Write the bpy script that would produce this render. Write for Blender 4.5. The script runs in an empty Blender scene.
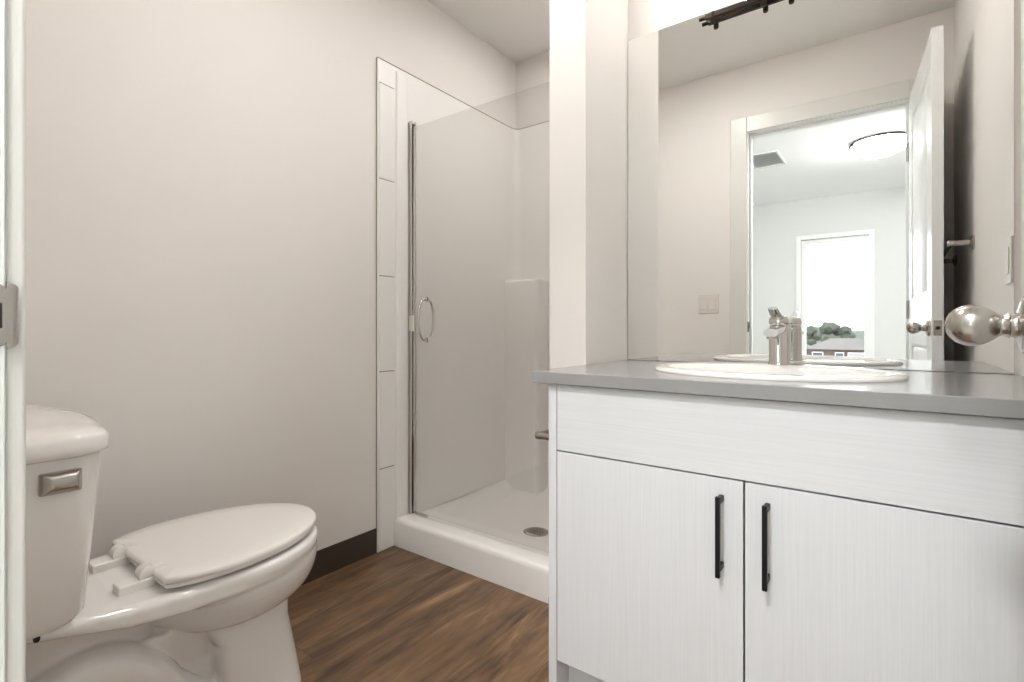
import bpy, bmesh, math, random
from mathutils import Vector, Matrix
random.seed(7)
PI = math.pi
C = bpy.context.scene.collection
S = bpy.context.scene

# ---------------------------------------------------------------- camera, world, exposure
CAMZ = 0.925
FPX = 511.0
YAW = math.radians(36.5)
cam_d = bpy.data.cameras.new('camera')
cam = bpy.data.objects.new('camera', cam_d); C.objects.link(cam)
cam.location = (0, 0, CAMZ)
cam.rotation_euler = (PI/2, 0, YAW)
cam_d.sensor_width = 36.0
cam_d.lens = FPX/1024*36.0
cam_d.shift_y = -12.0/1024
cam_d.clip_start = 0.02
S.camera = cam
S.view_settings.view_transform = 'Standard'
S.view_settings.look = 'None'
S.view_settings.gamma = 1
S.view_settings.use_curve_mapping = False
S.view_settings.exposure = 0.08

W = bpy.data.worlds.new('world'); S.world = W; W.use_nodes = True
wb = W.node_tree.nodes['Background']
wb.inputs[0].default_value = (0.93, 0.97, 1.0, 1)
wb.inputs[1].default_value = 6

BEDROOM_LAMP = 78     # emission of the bedroom dome
VANITY_LAMP = 15.5       # emission of the frosted vanity shades
BATH_FILL = 92         # emission of the added, unseen bathroom downlight
HALL_FILL = 138        # emission of the added, unseen fill dome outside the doorway
SHOWER_FILL = 88      # emission of the added, unseen downlight over the shower

# portal that guides daylight sampling through the bedroom window
pl = bpy.data.lights.new('window_portal', 'AREA'); pl.shape = 'RECTANGLE'
pl.size = 0.66; pl.size_y = 1.5; pl.cycles.is_portal = True
po = bpy.data.objects.new('window_portal', pl); C.objects.link(po)
po.location = (-0.50, -3.70, 1.30); po.rotation_euler = (PI/2, 0, 0)   # -Z looks towards +Y

# ---------------------------------------------------------------- materials
def srgb(r, g, b):
    def f(c):
        c /= 255.0
        return c/12.92 if c <= 0.04045 else ((c+0.055)/1.055)**2.4
    return (f(r), f(g), f(b), 1)

def mat(name, col, rough=0.5, metal=0.0, coat=0.0, bump=None, mottling=None, emit=None, spec=None):
    m = bpy.data.materials.new(name); m.use_nodes = True
    nt = m.node_tree; b = nt.nodes['Principled BSDF']
    b.inputs['Base Color'].default_value = col
    b.inputs['Roughness'].default_value = rough
    b.inputs['Metallic'].default_value = metal
    if spec is not None: b.inputs['Specular IOR Level'].default_value = spec
    if coat:
        b.inputs['Coat Weight'].default_value = coat; b.inputs['Coat Roughness'].default_value = 0.05
    tc = nt.nodes.new('ShaderNodeTexCoord')
    if mottling:                                             # (scale, amount)
        n = nt.nodes.new('ShaderNodeTexNoise'); n.inputs['Scale'].default_value = mottling[0]
        n.inputs['Detail'].default_value = 5
        nt.links.new(tc.outputs['Object'], n.inputs['Vector'])
        mx = nt.nodes.new('ShaderNodeMix'); mx.data_type = 'RGBA'
        a = mottling[1]
        mx.inputs[6].default_value = tuple(c*(1-a) for c in col[:3])+(1,)
        mx.inputs[7].default_value = tuple(min(1, c*(1+a)) for c in col[:3])+(1,)
        nt.links.new(n.outputs['Fac'], mx.inputs[0])
        nt.links.new(mx.outputs[2], b.inputs['Base Color'])
    if bump:                                                 # (scale, strength)
        n2 = nt.nodes.new('ShaderNodeTexNoise'); n2.inputs['Scale'].default_value = bump[0]
        n2.inputs['Detail'].default_value = 4
        nt.links.new(tc.outputs['Object'], n2.inputs['Vector'])
        bp = nt.nodes.new('ShaderNodeBump'); bp.inputs['Strength'].default_value = bump[1]
        bp.inputs['Distance'].default_value = 0.002
        nt.links.new(n2.outputs['Fac'], bp.inputs['Height'])
        nt.links.new(bp.outputs['Normal'], b.inputs['Normal'])
    if emit:
        b.inputs['Emission Color'].default_value = emit[0]; b.inputs['Emission Strength'].default_value = emit[1]
    return m

M = {}
M['wall'] = mat('warm_white_paint', srgb(235, 230, 225), 0.6, bump=(180, 0.08), mottling=(3, 0.012))
M['bedwall'] = mat('pale_grey_paint', srgb(218, 221, 219), 0.6, bump=(180, 0.08), mottling=(3, 0.01))
M['ceiling'] = mat('ceiling_paint', srgb(236, 233, 229), 0.8, bump=(90, 0.15), mottling=(4, 0.01))
M['trim'] = mat('white_trim_paint', srgb(236, 238, 237), 0.32, mottling=(5, 0.008))
M['doorp'] = mat('white_door_paint', srgb(236, 238, 237), 0.22, mottling=(5, 0.008))
M['ceramic'] = mat('white_vitreous_china', srgb(236, 232, 228), 0.12, coat=0.4, mottling=(2, 0.006))
M['plastic'] = mat('white_seat_plastic', srgb(236, 231, 226), 0.22, mottling=(3, 0.006))
M['acrylic'] = mat('white_acrylic', srgb(240, 237, 233), 0.38, mottling=(2, 0.008))
M['sinkw'] = mat('white_sink_china', srgb(240, 238, 234), 0.08, coat=0.5, mottling=(2, 0.004))
M['bedceil'] = mat('white_bedroom_ceiling_paint', srgb(245, 247, 247), 0.8, bump=(90, 0.15), mottling=(4, 0.01))
M['casing'] = mat('white_casing_paint', srgb(224, 223, 217), 0.32, mottling=(5, 0.008))
M['caulk_groove_shade'] = mat('grey_beige_caulk_groove_shade', srgb(160, 149, 137), 0.7, mottling=(9, 0.05))
M['base'] = mat('dark_brown_vinyl', srgb(66, 55, 47), 0.45, mottling=(12, 0.08))
M['nickel'] = mat('brushed_nickel', srgb(180, 175, 169), 0.24, 1.0, mottling=(40, 0.03))
M['chrome'] = mat('polished_chrome', srgb(215, 213, 210), 0.08, 1.0, mottling=(20, 0.01))
M['black'] = mat('matt_black_metal', srgb(26, 26, 27), 0.4, 0.6, mottling=(30, 0.05))
M['bronze'] = mat('dark_bronze_metal', srgb(48, 40, 34), 0.35, 0.8, mottling=(30, 0.06))
M['rubber'] = mat('dark_rubber', srgb(30, 28, 27), 0.6, mottling=(20, 0.05))
M['switch'] = mat('white_switch_plastic', srgb(225, 220, 212), 0.3, mottling=(5, 0.005))
M['vent'] = mat('grey_white_vent_metal', srgb(226, 228, 228), 0.5, mottling=(8, 0.01))
M['shade'] = mat('frosted_glass_lit', srgb(250, 246, 238), 0.4, emit=((1.0, 0.985, 0.965, 1), VANITY_LAMP), mottling=(6, 0.004))
M['dome'] = mat('opal_dome_lit', srgb(250, 248, 240), 0.3, emit=((1.0, 1.0, 0.99, 1), BEDROOM_LAMP), mottling=(6, 0.004))
M['bathfill'] = mat('bath_fill_lens_lit', srgb(250, 248, 240), 0.3, emit=((1.0, 0.985, 0.965, 1), BATH_FILL), mottling=(6, 0.004))
M['hallfill'] = mat('hall_fill_dome_lit', srgb(250, 248, 240), 0.3, emit=((1.0, 1.0, 0.99, 1), HALL_FILL), mottling=(6, 0.004))
M['showfill'] = mat('shower_fill_lens_lit', srgb(250, 248, 240), 0.3, emit=((1.0, 0.985, 0.965, 1), SHOWER_FILL), mottling=(6, 0.004))
M['roof'] = mat('grey_brown_shingle', srgb(88, 84, 82), 0.9, mottling=(0.6, 0.15))
M['brick'] = mat('dark_brick', srgb(84, 70, 66), 0.9, mottling=(1.5, 0.2))
M['siding'] = mat('pale_siding', srgb(150, 150, 148), 0.8, mottling=(0.5, 0.05))
M['hglass'] = mat('dark_house_glass', srgb(70, 78, 88), 0.1, mottling=(1, 0.1))
M['leaf'] = mat('tree_foliage', srgb(62, 70, 58), 0.9, mottling=(0.8, 0.3))
M['bark'] = mat('tree_bark', srgb(90, 76, 62), 0.9, mottling=(3, 0.2))
M['grass'] = mat('suburban_grass', srgb(100, 104, 92), 0.95, mottling=(0.05, 0.2))
M['carpet'] = mat('beige_carpet', srgb(205, 202, 198), 0.95, bump=(400, 0.5), mottling=(60, 0.06))

def counter_mat():
    m = mat('grey_speckled_laminate', srgb(148, 147, 146), 0.17, mottling=(500, 0.06))
    return m
M['counter'] = counter_mat()

def mirror_mat():
    m = bpy.data.materials.new('mirror_silver'); m.use_nodes = True
    b = m.node_tree.nodes['Principled BSDF']
    b.inputs['Base Color'].default_value = (0.90, 0.905, 0.895, 1)
    b.inputs['Metallic'].default_value = 1; b.inputs['Roughness'].default_value = 0.0
    return m
M['mirror'] = mirror_mat()
M['mirror_edge'] = mat('mirror_glass_edge', srgb(150, 156, 152), 0.15, mottling=(20, 0.05))

def glass_mat(name, tint, refl=1.0):
    m = bpy.data.materials.new(name); m.use_nodes = True
    nt = m.node_tree; nt.nodes.clear()
    out = nt.nodes.new('ShaderNodeOutputMaterial')
    tr = nt.nodes.new('ShaderNodeBsdfTransparent'); tr.inputs[0].default_value = tint
    gl = nt.nodes.new('ShaderNodeBsdfGlossy'); gl.inputs['Roughness'].default_value = 0.0
    # Schlick reflectance: 0.04 face on, rising at grazing angles, the same from both sides
    lw = nt.nodes.new('ShaderNodeLayerWeight'); lw.inputs['Blend'].default_value = 0.5
    pw = nt.nodes.new('ShaderNodeMath'); pw.operation = 'POWER'; pw.inputs[1].default_value = 5.0
    fr = nt.nodes.new('ShaderNodeMath'); fr.operation = 'MULTIPLY_ADD'; fr.inputs[1].default_value = 0.96*refl; fr.inputs[2].default_value = 0.04*refl
    nt.links.new(lw.outputs['Facing'], pw.inputs[0]); nt.links.new(pw.outputs[0], fr.inputs[0])
    mx = nt.nodes.new('ShaderNodeMixShader')
    nt.links.new(fr.outputs[0], mx.inputs[0]); nt.links.new(tr.outputs[0], mx.inputs[1])
    nt.links.new(gl.outputs[0], mx.inputs[2]); nt.links.new(mx.outputs[0], out.inputs[0])
    return m
M['glass'] = glass_mat('clear_shower_glass', (0.945, 0.94, 0.935, 1))
M['pane'] = glass_mat('clear_window_glass', (0.98, 0.985, 0.985, 1))

def laminate(name, vertical=True):
    m = bpy.data.materials.new(name); m.use_nodes = True
    nt = m.node_tree; b = nt.nodes['Principled BSDF']
    b.inputs['Roughness'].default_value = 0.42
    tc = nt.nodes.new('ShaderNodeTexCoord'); mp = nt.nodes.new('ShaderNodeMapping')
    mp.inputs['Scale'].default_value = (260, 60, 5) if vertical else (5, 60, 260)
    n = nt.nodes.new('ShaderNodeTexNoise'); n.inputs['Scale'].default_value = 1.0; n.inputs['Detail'].default_value = 4
    cr = nt.nodes.new('ShaderNodeValToRGB')
    cr.color_ramp.elements[0].position = 0.30; cr.color_ramp.elements[0].color = srgb(218, 219, 221)
    cr.color_ramp.elements[1].position = 0.68; cr.color_ramp.elements[1].color = srgb(224, 225, 227)
    nt.links.new(tc.outputs['Object'], mp.inputs[0]); nt.links.new(mp.outputs[0], n.inputs['Vector'])
    nt.links.new(n.outputs['Fac'], cr.inputs[0]); nt.links.new(cr.outputs[0], b.inputs['Base Color'])
    bp = nt.nodes.new('ShaderNodeBump'); bp.inputs['Strength'].default_value = 0.12; bp.inputs['Distance'].default_value = 0.0008
    nt.links.new(n.outputs['Fac'], bp.inputs['Height']); nt.links.new(bp.outputs[0], b.inputs['Normal'])
    return m
M['lamv'] = laminate('white_woodgrain_laminate_upright', True)
M['lamh'] = laminate('white_woodgrain_laminate_level', False)

def plank_mat():
    m = bpy.data.materials.new('brown_vinyl_plank'); m.use_nodes = True
    nt = m.node_tree; b = nt.nodes['Principled BSDF']
    tc = nt.nodes.new('ShaderNodeTexCoord')
    mp = nt.nodes.new('ShaderNodeMapping'); mp.inputs['Rotation'].default_value = (0, 0, PI/2)
    mp.inputs['Location'].default_value = (0.37, 0.045, 0)
    nt.links.new(tc.outputs['Object'], mp.inputs[0])
    br = nt.nodes.new('ShaderNodeTexBrick')
    br.offset = 0.37; br.inputs['Color1'].default_value = (0, 0, 0, 1); br.inputs['Color2'].default_value = (1, 1, 1, 1)
    br.inputs['Mortar'].default_value = (0.5, 0.5, 0.5, 1)
    br.inputs['Scale'].default_value = 1.0; br.inputs['Mortar Size'].default_value = 0.0008
    br.inputs['Brick Width'].default_value = 1.22; br.inputs['Row Height'].default_value = 0.18
    nt.links.new(mp.outputs[0], br.inputs['Vector'])
    # grain runs with the plank; each plank shifts the noise
    g = nt.nodes.new('ShaderNodeMapping'); g.inputs['Scale'].default_value = (13, 2.0, 1)
    nt.links.new(tc.outputs['Object'], g.inputs[0])
    add = nt.nodes.new('ShaderNodeVectorMath'); add.operation = 'MULTIPLY_ADD'
    add.inputs[1].default_value = (7, 7, 7)
    nt.links.new(br.outputs['Color'], add.inputs[0]); nt.links.new(g.outputs[0], add.inputs[2])
    n1 = nt.nodes.new('ShaderNodeTexNoise'); n1.inputs['Scale'].default_value = 1.0; n1.inputs['Detail'].default_value = 6
    n1.inputs['Roughness'].default_value = 0.62; n1.inputs['Distortion'].default_value = 1.1
    nt.links.new(add.outputs[0], n1.inputs['Vector'])
    n2 = nt.nodes.new('ShaderNodeTexNoise'); n2.inputs['Scale'].default_value = 5.0; n2.inputs['Detail'].default_value = 5
    nt.links.new(add.outputs[0], n2.inputs['Vector'])
    cr = nt.nodes.new('ShaderNodeValToRGB')
    e = cr.color_ramp.elements
    e[0].position = 0.32; e[0].color = srgb(54, 41, 30)
    e[1].position = 0.70; e[1].color = srgb(166, 136, 106)
    k = cr.color_ramp.elements.new(0.46); k.color = srgb(106, 80, 58)
    k = cr.color_ramp.elements.new(0.58); k.color = srgb(131, 102, 74)
    mixf = nt.nodes.new('ShaderNodeMath'); mixf.operation = 'MULTIPLY_ADD'
    mixf.inputs[1].default_value = 0.22
    sc = nt.nodes.new('ShaderNodeMath'); sc.operation = 'MULTIPLY'; sc.inputs[1].default_value = 0.78
    nt.links.new(n1.outputs['Fac'], sc.inputs[0])
    nt.links.new(n2.outputs['Fac'], mixf.inputs[0]); nt.links.new(sc.outputs[0], mixf.inputs[2])
    nt.links.new(mixf.outputs[0], cr.inputs[0])
    # plank-to-plank tone
    hv = nt.nodes.new('ShaderNodeHueSaturation')
    mr = nt.nodes.new('ShaderNodeMapRange'); mr.inputs[3].default_value = 0.86; mr.inputs[4].default_value = 1.14
    nt.links.new(br.outputs['Color'], mr.inputs[0]); nt.links.new(mr.outputs[0], hv.inputs['Value'])
    nt.links.new(cr.outputs[0], hv.inputs['Color'])
    mm = nt.nodes.new('ShaderNodeMix'); mm.data_type = 'RGBA'; mm.inputs[7].default_value = srgb(70, 52, 40)
    nt.links.new(br.outputs['Fac'], mm.inputs[0]); nt.links.new(hv.outputs[0], mm.inputs[6])
    nt.links.new(mm.outputs[2], b.inputs['Base Color'])
    b.inputs['Roughness'].default_value = 0.42
    bp = nt.nodes.new('ShaderNodeBump'); bp.inputs['Strength'].default_value = 0.15; bp.inputs['Distance'].default_value = 0.001
    nt.links.new(n2.outputs['Fac'], bp.inputs['Height']); nt.links.new(bp.outputs[0], b.inputs['Normal'])
    return m
M['plank'] = plank_mat()

# ---------------------------------------------------------------- mesh helpers
def obj(name, bm, m, parent=None, smooth=False, bevel=0.0, seg=2, angle=35):
    me = bpy.data.meshes.new(name)
    bmesh.ops.recalc_face_normals(bm, faces=bm.faces)
    bm.to_mesh(me); bm.free()
    o = bpy.data.objects.new(name, me); C.objects.link(o)
    for mm in (m if isinstance(m, (list, tuple)) else [m]): me.materials.append(mm)
    if smooth or bevel:
        for p in me.polygons: p.use_smooth = True
        try: me.set_sharp_from_angle(angle=math.radians(angle))
        except Exception: pass
    if bevel:
        b = o.modifiers.new('bevel', 'BEVEL'); b.width = bevel; b.segments = seg; b.limit_method = 'ANGLE'
        b.angle_limit = math.radians(30); b.harden_normals = True
    if parent:
        o.parent = parent
    return o

def thing(name, label=None, cat=None, loc=(0, 0, 0), rotz=0.0, group=None, kind=None):
    o = bpy.data.objects.new(name, None); C.objects.link(o)
    o.empty_display_size = 0.05
    o.location = loc; o.rotation_euler = (0, 0, rotz)
    return tag(o, label, cat, group, kind)

def tag(o, label=None, cat=None, group=None, kind=None):
    if label: o['label'] = label
    if cat: o['category'] = cat
    if group: o['group'] = group
    if kind: o['kind'] = kind
    return o

def box(bm, x0, x1, y0, y1, z0, z1, mi=0):
    vs = [bm.verts.new(p) for p in ((x0,y0,z0),(x1,y0,z0),(x1,y1,z0),(x0,y1,z0),(x0,y0,z1),(x1,y0,z1),(x1,y1,z1),(x0,y1,z1))]
    for f in ((0,3,2,1),(4,5,6,7),(0,1,5,4),(1,2,6,5),(2,3,7,6),(3,0,4,7)):
        fc = bm.faces.new([vs[i] for i in f]); fc.material_index = mi
    return vs

def bx(*a):
    bm = bmesh.new(); box(bm, *a); return bm

def loft(bm, rings, cap=True, closed=True):
    vr = [[bm.verts.new(p) for p in r] for r in rings]
    n = len(vr[0])
    for i in range(len(vr)-1):
        for j in range(n if closed else n-1):
            k = (j+1) % n
            bm.faces.new((vr[i][j], vr[i][k], vr[i+1][k], vr[i+1][j]))
    if cap:
        bm.faces.new(vr[0][::-1]); bm.faces.new(vr[-1])
    return vr

def lathe(bm, prof, origin=(0,0,0), axis=(0,0,1), n=32, cap=True):
    """prof: (radius, height) pairs along the axis"""
    a = Vector(axis).normalized()
    q = Vector((0,0,1)).rotation_difference(a).to_matrix()
    o = Vector(origin)
    rings = []
    for r, h in prof:
        rings.append([o + q @ Vector((max(r,1e-5)*math.cos(2*PI*j/n), max(r,1e-5)*math.sin(2*PI*j/n), h)) for j in range(n)])
    return loft(bm, rings, cap)

def tube(bm, pts, r, n=16, closed=False, radii=None):
    pts = [Vector(p) for p in pts]; m = len(pts)
    rings = []; prev = None
    for i, p in enumerate(pts):
        if closed: t = (pts[(i+1) % m]-pts[i-1]).normalized()
        else: t = (pts[min(i+1, m-1)]-pts[max(i-1, 0)]).normalized()
        if prev is None:
            up = Vector((0,0,1)) if abs(t.z) < 0.9 else Vector((1,0,0))
            u = t.cross(up).normalized()
        else:
            u = (prev - t*prev.dot(t)).normalized()
        prev = u; v = t.cross(u)
        rr = radii[i] if radii else r
        rings.append([p + u*rr*math.cos(2*PI*j/n) + v*rr*math.sin(2*PI*j/n) for j in range(n)])
    if closed:
        vr = [[bm.verts.new(q) for q in r_] for r_ in rings]
        for i in range(m):
            for j in range(n):
                k = (j+1) % n; i2 = (i+1) % m
                bm.faces.new((vr[i][j], vr[i][k], vr[i2][k], vr[i2][j]))
    else: loft(bm, rings)

def spline(pts, per=8):
    pts = [Vector(p) for p in pts]; out = []
    for i in range(len(pts)-1):
        p0 = pts[max(i-1,0)]; p1 = pts[i]; p2 = pts[i+1]; p3 = pts[min(i+2,len(pts)-1)]
        for k in range(per):
            t = k/per
            out.append(0.5*((2*p1)+(p2-p0)*t+(2*p0-5*p1+4*p2-p3)*t*t+(3*p1-p0-3*p2+p3)*t**3))
    out.append(pts[-1]); return out

def sring(cx, cy, z, ax, ay, e=2.0, n=64):
    """superellipse ring"""
    r = []
    for j in range(n):
        t = 2*PI*j/n; c, s = math.cos(t), math.sin(t)
        r.append((cx+ax*math.copysign(abs(c)**(2/e), c), cy+ay*math.copysign(abs(s)**(2/e), s), z))
    return r

def egg(cx, yb, yf, hw, z, n=64, eb=2.6, ef=2.0, split=0.42):
    """plan of a toilet rim: squarer at the back (low y), elliptical in front"""
    ym = yb+(yf-yb)*split; r = []
    for j in range(n):
        t = 2*PI*j/n; c, s = math.cos(t), math.sin(t)
        e = ef if s > 0 else eb; L = (yf-ym) if s > 0 else (ym-yb)
        r.append((cx+hw*math.copysign(abs(c)**(2/e), c), ym+L*math.copysign(abs(s)**(2/e), s), z))
    return r

def struct(name, bm, m, parent=None, **k):
    o = obj(name, bm, m, parent, **k)
    if parent is None: o['kind'] = 'structure'
    return o

# ---------------------------------------------------------------- dimensions
XL = -1.71; XR = 0.2405; YD = 0.100; YM = 1.634; YS = 2.345; ZC = 2.435
PX0 = -0.845; PX1 = -0.718; PY = 1.335            # partition between shower and vanity
XJ = -0.655; XH = 0.075; ZH = 2.045                # doorway: strike jamb, hinge jamb, head
WT = 0.115                                        # door wall thickness
BX0, BX1, BY0 = -2.4, 1.7, -3.58                  # bedroom

# ---------------------------------------------------------------- setting
struct('floor', bx(XL-0.1, XR+0.1, YD-WT, YS+0.1, -0.06, 0), M['plank'])
struct('ceiling', bx(XL-0.1, XR+0.1, YD-WT+0.001, YS+0.1, ZC, ZC+0.1), M['ceiling'])
struct('wall_left', bx(XL-0.1, XL, YD, YS, 0, ZC), M['wall'])
struct('wall_right', bx(XR, XR+0.1, YD, YM, 0, ZC), M['wall'])
bm = bmesh.new(); box(bm, PX1, XR+0.1, YM, YM+0.1, 0, ZC)
struct('wall_back', bm, M['wall'])
struct('wall_middle', bx(PX0, PX1, PY, YS, 0, ZC), M['wall'], bevel=0.003)
struct('wall_rear', bx(XL-0.1, PX1, YS, YS+0.1, 0, ZC), M['wall'])
# wall with the doorway
bm = bmesh.new()
y0, y1 = YD-WT, YD
J = 0.018
box(bm, BX0-0.1, XJ-J, y0, y1, 0, ZC)
box(bm, XH+J, BX1+0.1, y0, y1, 0, ZC)
box(bm, XJ-J, XH+J, y0, y1, ZH+J, ZC)
struct('wall_front', bm, [M['wall']])
# bedroom shell beyond the doorway (seen in the mirror)
YB1 = YD-WT
struct('floor_bedroom', bx(BX0-0.1, BX1+0.1, BY0-0.1, YB1, -0.06, 0.0), M['carpet'])
struct('ceiling_bedroom', bx(BX0-0.1, BX1+0.1, BY0-0.1, YB1, ZC, ZC+0.1), M['bedceil'])
struct('wall_bedroom_left', bx(BX0-0.1, BX0, BY0, YB1, 0, ZC), M['bedwall'])
struct('wall_bedroom_right', bx(BX1, BX1+0.1, BY0, YB1, 0, ZC), M['bedwall'])
WX0, WX1, WZ0, WZ1 = -0.84, -0.185, 0.56, 1.965   # bedroom window opening
bm = bmesh.new()
box(bm, BX0-0.1, WX0, BY0-0.1, BY0, 0, ZC); box(bm, WX1, BX1+0.1, BY0-0.1, BY0, 0, ZC)
box(bm, WX0, WX1, BY0-0.1, BY0, 0, WZ0); box(bm, WX0, WX1, BY0-0.1, BY0, WZ1, ZC)
struct('wall_bedroom_far', bm, M['bedwall'])
struct('baseboard_bedroom', bx(BX0, BX1, BY0, BY0+0.014, 0, 0.09), M['trim'])
wn = thing('window_1', loc=(0, 0, 0), kind='structure')
bm = bmesh.new(); f = 0.045
for a in ((WX0,WX0+f,WZ0,WZ1),(WX1-f,WX1,WZ0,WZ1),(WX0+f,WX1-f,WZ0,WZ0+f),(WX0+f,WX1-f,WZ1-f,WZ1)):
    box(bm, a[0], a[1], BY0-0.085, BY0-0.03, a[2], a[3])
obj('window_frame', bm, M['trim'], wn, bevel=0.004)
bm = bmesh.new(); c = 0.05
for a in ((WX0-c,WX0,WZ0-c,WZ1+c),(WX1,WX1+c,WZ0-c,WZ1+c),(WX0,WX1,WZ0-c,WZ0),(WX0,WX1,WZ1,WZ1+c)):
    box(bm, a[0], a[1], BY0, BY0+0.016, a[2], a[3])
obj('window_casing', bm, M['trim'], wn, bevel=0.003)
obj('window_sill', bx(WX0-c-0.02, WX1+c+0.02, BY0, BY0+0.05, WZ0-0.012, WZ0+0.012), M['trim'], wn, bevel=0.004)
obj('pane', bx(WX0+f, WX1-f, BY0-0.062, BY0-0.057, WZ0+f, WZ1-f), M['pane'], wn)

# dark vinyl baseboards
def baseboard(name, x0, x1, y0, y1):
    struct(name, bx(x0, x1, y0, y1, 0, 0.102), M['base'], bevel=0.002)
baseboard('baseboard_left', XL, XL+0.006, YD, 1.364)
baseboard('baseboard_front', XL+0.006, XJ-0.09, YD, YD+0.006)
baseboard('baseboard_right', XR-0.006, XR, YD, 1.05)
baseboard('baseboard_middle', PX0+0.0, PX1, PY-0.006, PY)

# door frame: jambs, stop, casing, strike plate
tr = thing('trim_1', kind='structure')
bm = bmesh.new()
box(bm, XJ-J, XJ, YB1-0.001, YD+0.001, 0, ZH+J); box(bm, XH, XH+J, YB1-0.001, YD+0.001, 0, ZH+J)
box(bm, XJ, XH, YB1-0.001, YD+0.001, ZH, ZH+J)
obj('jamb', bm, M['trim'], tr, bevel=0.0015)
bm = bmesh.new()
box(bm, XJ, XJ+0.012, YD-0.075, YD-0.038, 0, ZH); box(bm, XH-0.012, XH, YD-0.075, YD-0.038, 0, ZH)
box(bm, XJ+0.012, XH-0.012, YD-0.075, YD-0.038, ZH-0.012, ZH)
obj('door_stop', bm, M['trim'], tr, bevel=0.0015)
for side, (ya, yb) in (('in', (YD, YD+0.016)), ('out', (YB1-0.0145, YB1))):
    bm = bmesh.new(); w = 0.088; r = 0.004
    box(bm, XJ-r-w, XJ-r, ya, yb, 0, ZH+r+w); box(bm, XH+r, XH+r+w, ya, yb, 0, ZH+r+w)
    box(bm, XJ-r, XH+r, ya, yb, ZH+r, ZH+r+w)
    obj('casing', bm, M['casing'], tr, bevel=0.004)
# strike plate with rounded ends, latch hole and curled lip
def plate_ring(x, inset):
    y0, y1, z0, z1 = 0.064+inset, 0.1045, 0.907+inset, 0.968-inset
    pts = []; rr = 0.014
    for cx, cz, a0 in ((y1-rr, z1-rr, 0), (y0+rr, z1-rr, 90), (y0+rr, z0+rr, 180), (y1-rr, z0+rr, 270)):
        for k in range(7):
            a = math.radians(a0+k*15); pts.append((x, cx+rr*math.cos(a), cz+rr*math.sin(a)))
    return pts
bm = bmesh.new()
loft(bm, [plate_ring(XJ, 0), plate_ring(XJ+0.0016, 0.0006)])
# lip sweeping round the edge of the jamb
rings = []
for k in range(9):
    a = k/8*math.radians(75)
    yy = 0.1015 + 0.0085*math.sin(a)*1.03; xx = XJ+0.0017 - 0.0035*(1-math.cos(a)); hz = 0.0300-0.0045*(k/8)**2
    nx, ny = math.cos(a), math.sin(a)
    rings.append([(xx, yy, 0.9375-hz), (xx, yy, 0.9375+hz), (xx-0.0015*nx, yy-0.0015*ny, 0.9375+hz), (xx-0.0015*nx, yy-0.0015*ny, 0.9375-hz)])
loft(bm, rings)
sp = obj('strike_plate', bm, M['nickel'], tr, smooth=True)
obj('latch_hole', bx(XJ+0.0012, XJ+0.0020, 0.078, 0.0985, 0.926, 0.949), M['rubber'], sp, bevel=0.0005)
bm = bmesh.new()
for z in (0.9165, 0.9585): lathe(bm, [(0.0035,0),(0.0035,0.0006),(0.002,0.0012)], (XJ+0.0014, 0.086, z), (1,0,0), 16)
obj('screw', bm, M['nickel'], sp, smooth=True)

# ---------------------------------------------------------------- bathroom door, open past square
ang = math.atan2(0.1225-0.072, 0.708)
DL = 0.71; DT = 0.035
door = thing('door_1', loc=(XH-0.002, YD+0.004, 0), rotz=-ang, kind='structure')
# local frame: leaf runs +Y from hinge, face towards the camera is x=0, thickness towards +x
bm = bmesh.new()
def panel_leaf():
    bm = bmesh.new()
    us = [0.0, 0.11, 0.125, 0.14, DL-0.14, DL-0.125, DL-0.11, DL]
    zs = [0.012, 0.24, 0.255, 0.27, 0.83, 0.845, 0.86, 1.06, 1.075, 1.09, 1.89, 1.905, 1.92, 2.041]
    def depth(i, j):
        def band(k, grp):
            a = grp
            if k <= a[0] or k >= a[5]: return 0
            if k == a[1] or k == a[4]: return 2
            return 1
        ui = {0:0,1:0,2:2,3:1,4:1,5:2,6:0,7:0}[i]
        zi = {0:0,1:0,2:2,3:1,4:1,5:2,6:0,7:0,8:2,9:1,10:1,11:2,12:0,13:0}[j]
        if ui == 0 or zi == 0: return 0.0
        if ui == 2 or zi == 2: return 0.0075
        return 0.0035
    grids = []
    for face in (0, 1):
        g = [[bm.verts.new(((depth(i,j) if face == 0 else DT-depth(i,j)), us[i], zs[j])) for j in range(len(zs))] for i in range(len(us))]
        for i in range(len(us)-1):
            for j in range(len(zs)-1):
                bm.faces.new((g[i][j], g[i+1][j], g[i+1][j+1], g[i][j+1]))
        grids.append(g)
    a, b = grids; nu, nz = len(us), len(zs)
    for i in range(nu-1):
        bm.faces.new((a[i][0], b[i][0], b[i+1][0], a[i+1][0])); bm.faces.new((a[i][nz-1], a[i+1][nz-1], b[i+1][nz-1], b[i][nz-1]))
    for j in range(nz-1):
        bm.faces.new((a[0][j], a[0][j+1], b[0][j+1], b[0][j])); bm.faces.new((a[nu-1][j], b[nu-1][j], b[nu-1][j+1], a[nu-1][j+1]))
    return bm
obj('door_leaf', panel_leaf(), M['doorp'], door, bevel=0.0015, angle=20)
KY = DL-0.060; KZ = 0.929
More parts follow.
